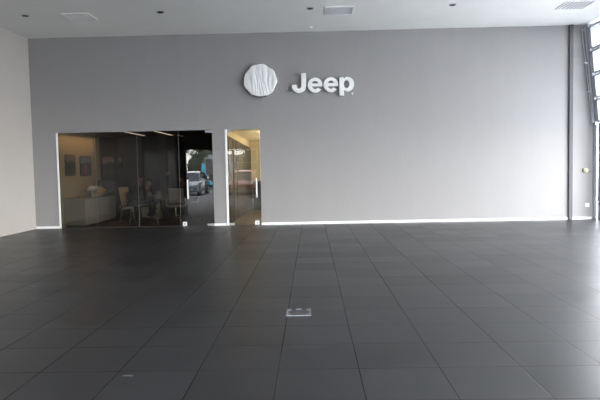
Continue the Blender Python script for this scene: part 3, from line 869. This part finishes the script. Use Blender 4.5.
def p_shape(w=.40, h=.385, d=-.105):
    cx, cz, rx, rz = w - .185, h / 2, .185, h / 2 + .002
    outer = [(0, h - .008), (0, d), (.128, d), (.128, .04)] + arcp(cx, cz, rx, rz, 262, 360, 16) + arcp(cx, cz, rx, rz, 0, 98, 16)[1:] + [(.122, .34), (.122, h - .008)]
    hole = arcp(cx - .02, cz, .077, .105, 0, 360, 24)[:-1]
    return [outer, hole]
letter(p_shape(), 'letter', t, 1.295)
b = BM()
lathe(b, [(.022, 0), (.034, 0), (.034, .03), (.022, .03), (.022, 0)][:4] + [(.022, 0)], 18, (1.655, -.02, -.055), axis='Y')
lathe(b, [(.010, .0), (.010, .03)], 10, (1.655, -.02, -.055), axis='Y')
tube(b, [(1.655, 0, -.055), (1.655, -.03, -.055)], .012, 8)
obj('small_round_mark', b, M['sign'], t, smooth=True)

# ------------------------------------------------------------------ ceiling fittings
for i, (x, lb) in enumerate(((-6.47, 'dark recessed downlight nearest the left wall'), (-3.364, 'dark recessed downlight right of the flush ceiling panel'),
              (.04, 'dark recessed downlight beside the middle ceiling vent'), (3.249, 'dark recessed downlight between the middle vent and the perforated grille'))):
    t = empty('recessed_downlight', lb, 'downlight', (x, 13.29, H), 0, 'recessed downlights in the ceiling')
    b = BM(); lathe(b, [(.085, -.002), (.072, -.012), (.058, -.012), (.055, .0), (.085, 0)], 24); obj('trim_ring', b, M['steel' if i else 'steel'], t, smooth=True)
    b = BM(); lathe(b, [(.068, -.016), (.05, -.020), (0, -.020)], 24); obj('lens', b, M['dark'], t, smooth=True)
t = empty('ceiling_access_panel', 'flush white square panel in the ceiling near the left wall', 'ceiling panel', (-5.30, 13.49, H))
b = BM()
for a in ((-.31, .31, -.32, -.29), (-.31, .31, .29, .32), (-.31, -.28, -.29, .29), (.28, .31, -.29, .29)): box(b, a[0], a[1], a[2], a[3], -.022, 0)
obj('frame', b, M['ceiling'], t, bevel=.002)
b = BM(); box(b, -.27, .23, -.28, .28, -.012, 0); obj('panel', b, M['white'], t)
b = BM(); box(b, .235, .275, -.28, .28, -.005, 0); obj('slot', b, M['alu'], t)
t = empty('ceiling_vent', 'white square ceiling air vent near the middle of the ceiling edge', 'ceiling vent', (.71, 13.52, H))
b = BM()
for a in ((-.33, .33, -.35, -.31), (-.33, .33, .31, .35), (-.33, -.30, -.31, .31), (.30, .33, -.31, .31)): box(b, a[0], a[1], a[2], a[3], -.025, 0)
obj('frame', b, M['white'], t, bevel=.003)
b = BM()
for k in range(14):
    y = -.29 + k * .0446; m = Matrix.Translation((0, y, -.01)) @ Matrix.Rotation(R(35), 4, 'X'); box(b, -.295, .295, -.018, .018, -.001, .001, mat=m)
obj('louvre_slats', b, M['white'], t)
b = BM(); box(b, -.3, .3, -.31, .31, -.004, 0); obj('backing', b, M['ceiling'], t)
t = empty('ceiling_grille', 'perforated square ceiling grille near the right side', 'ceiling grille', (6.12, 13.56, H))
b = BM()
for a in ((-.33, .33, -.35, -.32), (-.33, .33, .32, .35), (-.33, -.30, -.32, .32), (.30, .33, -.32, .32)): box(b, a[0], a[1], a[2], a[3], -.02, 0)
obj('frame', b, M['white'], t, bevel=.002)
b = BM()
for k in range(8):
    u = -.30 + k * .6 / 7
    box(b, u - .012, u + .012, -.32, .32, -.010, -.005)
    v = -.32 + k * .64 / 7
    box(b, -.30, .30, v - .014, v + .014, -.011, -.006)
obj('lattice', b, M['white'], t)
b = BM(); box(b, -.3, .3, -.32, .32, -.003, 0); obj('backing', b, M['darkmetal'], t)
t = empty('smoke_detector', 'small white smoke detector on the ceiling by the grey wall', 'smoke detector', (.062, 15.02, H))
b = BM(); lathe(b, [(.055, 0), (.055, -.012), (.05, -.02)], 24); obj('base', b, M['white'], t, smooth=True)
b = BM(); lathe(b, [(.042, -.02), (.042, -.032), (.03, -.045), (0, -.047)], 24); obj('sensor_cap', b, M['white'], t, smooth=True)

# ------------------------------------------------------------------ floor outlet box and scuffs
t = empty('floor_outlet_box', 'dark floor outlet box with a steel edge frame set in the tiles', 'floor box', (-.157, 5.95, 0))
hx, hy = .127, .145
b = BM()
box(b, -hx, hx, -hy, -hy + .022, 0, .006)
for s in (-1, 1):
    x0, x1 = (s * hx, s * (hx - .018)) if s > 0 else (-hx, -hx + .018)
    box(b, min(x0, x1), max(x0, x1), -hy + .022, hy, 0, .006)
    for y0 in (-hy + .022, hy - .075):
        a, c = (hx - .045, hx - .018) if s > 0 else (-hx + .018, -hx + .045)
        box(b, a, c, y0, y0 + .05, 0, .0055)
obj('edge_frame', b, M['edge'], t)
b = BM(); box(b, -hx + .018, hx - .018, -hy + .022, hy - .01, 0, .003); obj('lid', b, M['darkmetal'], t)
b = BM(); box(b, -.03, .025, hy - .028, hy - .012, .003, .007); obj('edge_highlight', b, M['edge'], t)  # small highlight at the rear edge, put in as a pale piece

def scuff(pts, wd, label):
    b = BM(); n = len(pts); L_, R_ = [], []
    for i, (x, y) in enumerate(pts):
        a = Vector((*pts[max(0, i - 1)], 0)); c = Vector((*pts[min(n - 1, i + 1)], 0)); d = (c - a).normalized(); nn = Vector((-d.y, d.x, 0))
        w = wd * (.3 + .7 * math.sin(PI * (i + .5) / n)) * random.uniform(.7, 1.2)
        L_.append(b.verts.new(Vector((x, y, .0012)) + nn * w)); R_.append(b.verts.new(Vector((x, y, .0012)) - nn * w))
    for i in range(n - 1): b.faces.new((L_[i], R_[i], R_[i + 1], L_[i + 1]))
    o = obj('scuff_mark', b, M['scuff'])
    tag(o, label, 'scuff')
scuff([(2.37, 9.97), (2.47, 10.1), (2.58, 10.2), (2.70, 10.27), (2.84, 10.33)], .035, 'pale curved scuff on the tiles in front of the right half of the wall')
scuff([(.74, 11.76), (.80, 11.72), (.87, 11.75), (.93, 11.8), (1.04, 11.72)], .022, 'thin pale scuff on the tiles below the lettering, nearer the wall')
scuff([(3.03, 6.63), (3.1, 6.62), (3.2, 6.64), (3.26, 6.65)], .012, 'short thin mark on the tiles at the right edge')
scuff([(3.37, 9.1), (3.45, 9.08), (3.52, 9.1)], .018, 'small pale smudge on the bright tiles towards the right side')
scuff([(-3.80, 7.55), (-3.73, 7.56), (-3.66, 7.57)], .02, 'small faint smudge on the tiles towards the left wall')
scuff([(-1.42, 4.14), (-1.38, 4.15), (-1.34, 4.14)], .014, 'tiny pale smudge on the front tiles left of the outlet box')

# ------------------------------------------------------------------ street outside the entrance
def car(label, loc, rz, paint, Lc=4.3, W=1.78, Hc=1.48):
    """front faces +Y locally"""
    t = empty('car', label, 'car', loc, rz)
    prof = [(-.50, .30), (-.50, .62), (-.47, .72), (-.30, .80), (-.255, .82), (-.12, 1.22), (-.05, 1.40), (.12, 1.48), (.28, 1.43), (.40, 1.10), (.47, .98), (.50, .85), (.50, .32), (.46, .26), (-.46, .26)]
    low = [(-.50, .30), (-.50, .62), (-.47, .74), (-.30, .86), (-.24, .90), (.0, .93), (.25, .95), (.47, .98), (.50, .85), (.50, .32), (.46, .24), (-.46, .24)]
    b = BM()
    secs = []
    for u, k in ((-1, .0), (-.96, 1), (-.75, 1), (0, 1), (.75, 1), (.96, 1), (1, 0)):
        ring = []
        for y, z in low:
            yy = -y * Lc * (1 if abs(u) < .8 else .985 if abs(u) < .97 else .95)
            zz = z * Hc / 1.48 if k else (.30 + (z - .30) * .85) * Hc / 1.48
            ring.append(b.verts.new((u * W / 2 * (1 - .06 * (abs(y) > .45)), yy, zz)))
        secs.append(ring)
    n = len(low)
    for A_, B2 in zip(secs, secs[1:]):
        for i in range(n): b.faces.new((A_[i], A_[(i + 1) % n], B2[(i + 1) % n], B2[i]))
    b.faces.new(secs[0][::-1]); b.faces.new(secs[-1])
    bmesh.ops.recalc_face_normals(b, faces=b.faces)
    obj('body', b, paint, t, smooth=35)
    cab = [(-.25, .88), (-.10, 1.40), (.02, 1.48), (.24, 1.44), (.42, .95)]
    b = BM(); secs = []
    for u in (-1, 1):
        secs.append([b.verts.new((u * W / 2 * (.92 - .2 * (z - .88) / .6), -y * Lc, z * Hc / 1.48)) for y, z in cab])
    m_ = len(cab)
    for i in range(m_): b.faces.new((secs[0][i], secs[0][(i + 1) % m_], secs[1][(i + 1) % m_], secs[1][i]))
    b.faces.new(secs[0]); b.faces.new(secs[1][::-1]); bmesh.ops.recalc_face_normals(b, faces=b.faces)
    obj('windows', b, M['carglass'], t, bevel=.03)
    b = BM(); secs = []
    rf = [(-.115, 1.385), (-.09, 1.43), (.02, 1.50), (.24, 1.465), (.27, 1.40), (.24, 1.42), (.02, 1.45)]
    prism(b, [(-y * Lc, z * Hc / 1.48) for y, z in rf], -W * .365, W * .365, 'X')
    obj('roof', b, paint, t, bevel=.01)
    for s in (-1, 1):
        b = BM(); tube(b, [(s * W * .45, .25 * Lc, .9 * Hc / 1.48), (s * W * .37, .10 * Lc, 1.42 * Hc / 1.48)], .025, 6); obj('windscreen_pillar', b, paint, t)
        b = BM(); ball(b, (s * W * .36, .485 * Lc, .68 * Hc / 1.48), .17, .06, .07); obj('headlamp', b, M['lamp'], t, smooth='all')
        b = BM(); ball(b, (s * (W / 2 + .07), .2 * Lc, .98 * Hc / 1.48), .09, .05, .07); obj('wing_mirror', b, paint, t, smooth='all')
        for y in (.31, -.31):
            b = BM(); lathe(b, [(.2, -.1), (.31, -.1), (.325, -.06), (.325, .06), (.31, .1), (.2, .1)], 28, (s * (W / 2 - .1), y * Lc, .325), axis='X')
            w = obj('wheel', b, M['rubber'], t, smooth=True)
            b = BM(); lathe(b, [(.2, -.105), (.05, -.09), (.05, .09), (.2, .105)], 10, (s * (W / 2 - .1), y * Lc, .325), axis='X'); obj('wheel_rim', b, M['steel'], w)
    b = BM(); box(b, -.45, .45, .488 * Lc, .505 * Lc, .42, .60); obj('grille', b, M['blackplastic'], t, bevel=.01)
    b = BM(); box(b, -.26, .26, .503 * Lc, .515 * Lc, .33, .43); obj('number_plate', b, M['white'], t)
    b = BM(); box(b, -W * .47, W * .47, .49 * Lc, .508 * Lc, .24, .33); obj('bumper', b, M['darkmetal'], t, bevel=.01)
    return t
car('silver car parked facing the entrance, mirrored in the office glass door', (-7.65, -5.35, -.03), 0, M['silver'])
car('red car parked facing the entrance, mirrored in the narrow glass door', (-4.25, -5.9, -.03), 0, M['red'])

t = empty('lorry', 'grey lorry with bright blue side panels parked beyond the silver car', 'lorry', (-7.3, -15.5, -.03))
b = BM(); box(b, -1.0, 1.0, -.2, 1.6, .55, 2.55); obj('cab', b, M['greywhite'], t, bevel=.08)
b = BM(); box(b, -1.05, 1.05, -5.5, -.25, .75, 2.8); obj('cargo_box', b, M['greywhite'], t, bevel=.02)
b = BM(); box(b, -.9, .9, 1.59, 1.63, 1.25, 2.4); obj('windscreen', b, M['carglass'], t)
b = BM(); box(b, -.7, .7, 1.59, 1.65, .8, 1.2); obj('grille', b, M['blackplastic'], t)
b = BM(); box(b, -1.0, 1.0, 1.55, 1.72, .4, .65); obj('bumper', b, M['blue'], t, bevel=.02)
for s in (-1, 1):
    b = BM(); box(b, s * 1.14 - .14, s * 1.14 + .14, 1.4, 1.5, 1.35, 2.1); mr_ = obj('wing_mirror', b, M['blue'], t, bevel=.03)
    b = BM(); box(b, s * .82 - .14, s * .82 + .14, 1.58, 1.66, .8, 1.0); obj('headlamp', b, M['lamp'], t)
    b = BM(); box(b, s * .93 - .06, s * .93 + .06, 1.585, 1.62, .65, 1.4); obj('blue_corner_panel', b, M['blue'], t)
    for y in (.9, -3.8):
        b = BM(); lathe(b, [(.2, -.13), (.44, -.13), (.46, 0), (.44, .13), (.2, .13)], 24, (s * .85, y, .46), axis='X'); obj('wheel', b, M['rubber'], t, smooth=True)

def leafy(bm, c, rx, ry, rz, n, size):
    for _ in range(n):
        th = random.uniform(0, 2 * PI); u = random.uniform(-1, 1); r = random.uniform(.75, 1.03)
        s = math.sqrt(1 - u * u)
        p = Vector((c[0] + rx * r * s * math.cos(th), c[1] + ry * r * s * math.sin(th), c[2] + rz * r * u))
        q = Matrix.Rotation(random.uniform(0, 6.28), 3, random.choice('XYZ')) @ Matrix.Rotation(random.uniform(0, 6.28), 3, 'Z')
        z = size * random.uniform(.6, 1.3)
        vs = [bm.verts.new(p + q @ Vector(v) * z) for v in ((-1, 0, 0), (0, -.45, 0), (1, 0, 0), (0, .45, 0))]
        bm.faces.new(vs)
for k in range(7):
    x = -23.2 + k * 4.5
    b = BM(); ball(b, (0, 0, 1.6), 1.95, .8, 1.75, seg=24, rings=14)
    for v in b.verts:
        v.co *= 1 + .12 * noise.noise(v.co * 1.7 + Vector((k * 7, 0, 0))); v.co.z = max(v.co.z, 0)
    leafy(b, (0, 0, 1.65), 2.0, .9, 1.8, 1900, .11)
    o = obj('hedge_bush', b, M['hedge']); o.location = (x, -23 + .3 * math.sin(k), -.03)
    tag(o, 'dense dark green hedge bush along the far side of the road outside', 'bush', 'hedge bushes across the road')
for k, (x, y, h) in enumerate(((-22.6, -29, 5.4), (-16.6, -29, 5.8), (-10.6, -28.5, 5.8), (-4.6, -29, 6.0), (5, -29, 6.2))):
    t = empty('street_tree', 'yellow-green tree standing behind the hedge outside', 'tree', (x, y, -.03), 0, 'trees behind the hedge')
    b = BM(); tube(b, [(0, 0, 0), (.1, 0, h * .3), (0, .1, h * .6)], [.22, .16, .08], 10); obj('trunk', b, M['bark'], t, smooth=True)
    b = BM()
    for q in range(7):
        leafy(b, (random.uniform(-1.2, 1.2), random.uniform(-1, 1), h * random.uniform(.42, .85)), 1.6, 1.2, 1.0, 700, .17)
    obj('crown', b, M['tree'], t)

# ------------------------------------------------------------------ light
w = bpy.data.worlds.new('World'); sc.world = w; w.use_nodes = True
nt = w.node_tree; bg = nt.nodes['Background']
tc = nt.nodes.new('ShaderNodeTexCoord'); sp = nt.nodes.new('ShaderNodeSeparateXYZ'); nt.links.new(tc.outputs['Generated'], sp.inputs[0])
cr = nt.nodes.new('ShaderNodeValToRGB'); nt.links.new(sp.outputs['Z'], cr.inputs['Fac'])
cr.color_ramp.elements[0].position = 0; cr.color_ramp.elements[0].color = (1, .995, .98, 1)
cr.color_ramp.elements[1].position = .8; cr.color_ramp.elements[1].color = (.80, .88, 1, 1)
nt.links.new(cr.outputs['Color'], bg.inputs['Color']); bg.inputs['Strength'].default_value = WORLD = 16

def portal(name, loc, rot, sx, sy):
    l = bpy.data.lights.new(name, 'AREA'); l.shape = 'RECTANGLE'; l.size = sx; l.size_y = sy; l.cycles.is_portal = True
    o = bpy.data.objects.new(name, l); COL.objects.link(o); o.location = loc; o.rotation_euler = rot
portal('front_portal', (2.35, YF - .2, 2.35), (R(90), 0, 0), 10.2, 4.7)
portal('right_portal', (XR + .3, 7, 2.5), (R(90), 0, R(90)), 16.5, 5)
def area(name, loc, rot, sx, sy, power, col, spread=180):
    l = bpy.data.lights.new(name, 'AREA'); l.shape = 'RECTANGLE'; l.size = sx; l.size_y = sy; l.energy = power; l.color = col; l.spread = R(spread)
    o = bpy.data.objects.new(name, l); COL.objects.link(o); o.location = loc; o.rotation_euler = rot
    return o
area('cove_lamp', (-6.60, 17.0, 2.60), (0, 0, 0), .25, 2.6, 9, (1, .66, .36))
for y in (16.6, 18.6, 20.2):  # unseen fill lights added to brighten the hall ceiling and walls
    l = bpy.data.lights.new('hall_fill', 'POINT'); l.energy = 60; l.color = (1, .90, .72); l.shadow_soft_size = .05
    o = bpy.data.objects.new('hall_fill', l); COL.objects.link(o); o.location = (-1.08, y, 1.9)
sun = bpy.data.lights.new('sun', 'SUN'); sun.energy = 40; sun.angle = R(3); sun.color = (1, .96, .9)
so = bpy.data.objects.new('sun', sun); COL.objects.link(so); so.rotation_euler = (R(38), R(0), R(180))   # high sun, from behind the building

# ------------------------------------------------------------------ camera (solved from the tile grid and the wall corners)
yaw, pitch, roll, f, CH = -.0205, -.0543, -.0198, 577.5, 1.497
fw = Vector((math.sin(yaw) * math.cos(pitch), math.cos(yaw) * math.cos(pitch), math.sin(pitch)))
rt = Vector((math.cos(yaw), -math.sin(yaw), 0)); up = rt.cross(fw)
r2 = rt * math.cos(roll) + up * math.sin(roll); u2 = -rt * math.sin(roll) + up * math.cos(roll)
cam = bpy.data.cameras.new('camera'); co = bpy.data.objects.new('camera', cam); COL.objects.link(co)
co.matrix_world = Matrix(((r2.x, u2.x, -fw.x, 0), (r2.y, u2.y, -fw.y, 0), (r2.z, u2.z, -fw.z, CH), (0, 0, 0, 1)))
cam.sensor_width = 36; cam.lens = f / 600 * 36; cam.clip_start = .05; cam.clip_end = 300
sc.camera = co
sc.view_settings.view_transform = 'Standard'; sc.view_settings.look = 'None'
sc.view_settings.exposure = .12; sc.view_settings.gamma = 1
sc.cycles.use_denoising = True
sc.cycles.max_bounces = 12; sc.cycles.diffuse_bounces = 6; sc.cycles.transparent_max_bounces = 16
sc.cycles.sample_clamp_indirect = 8
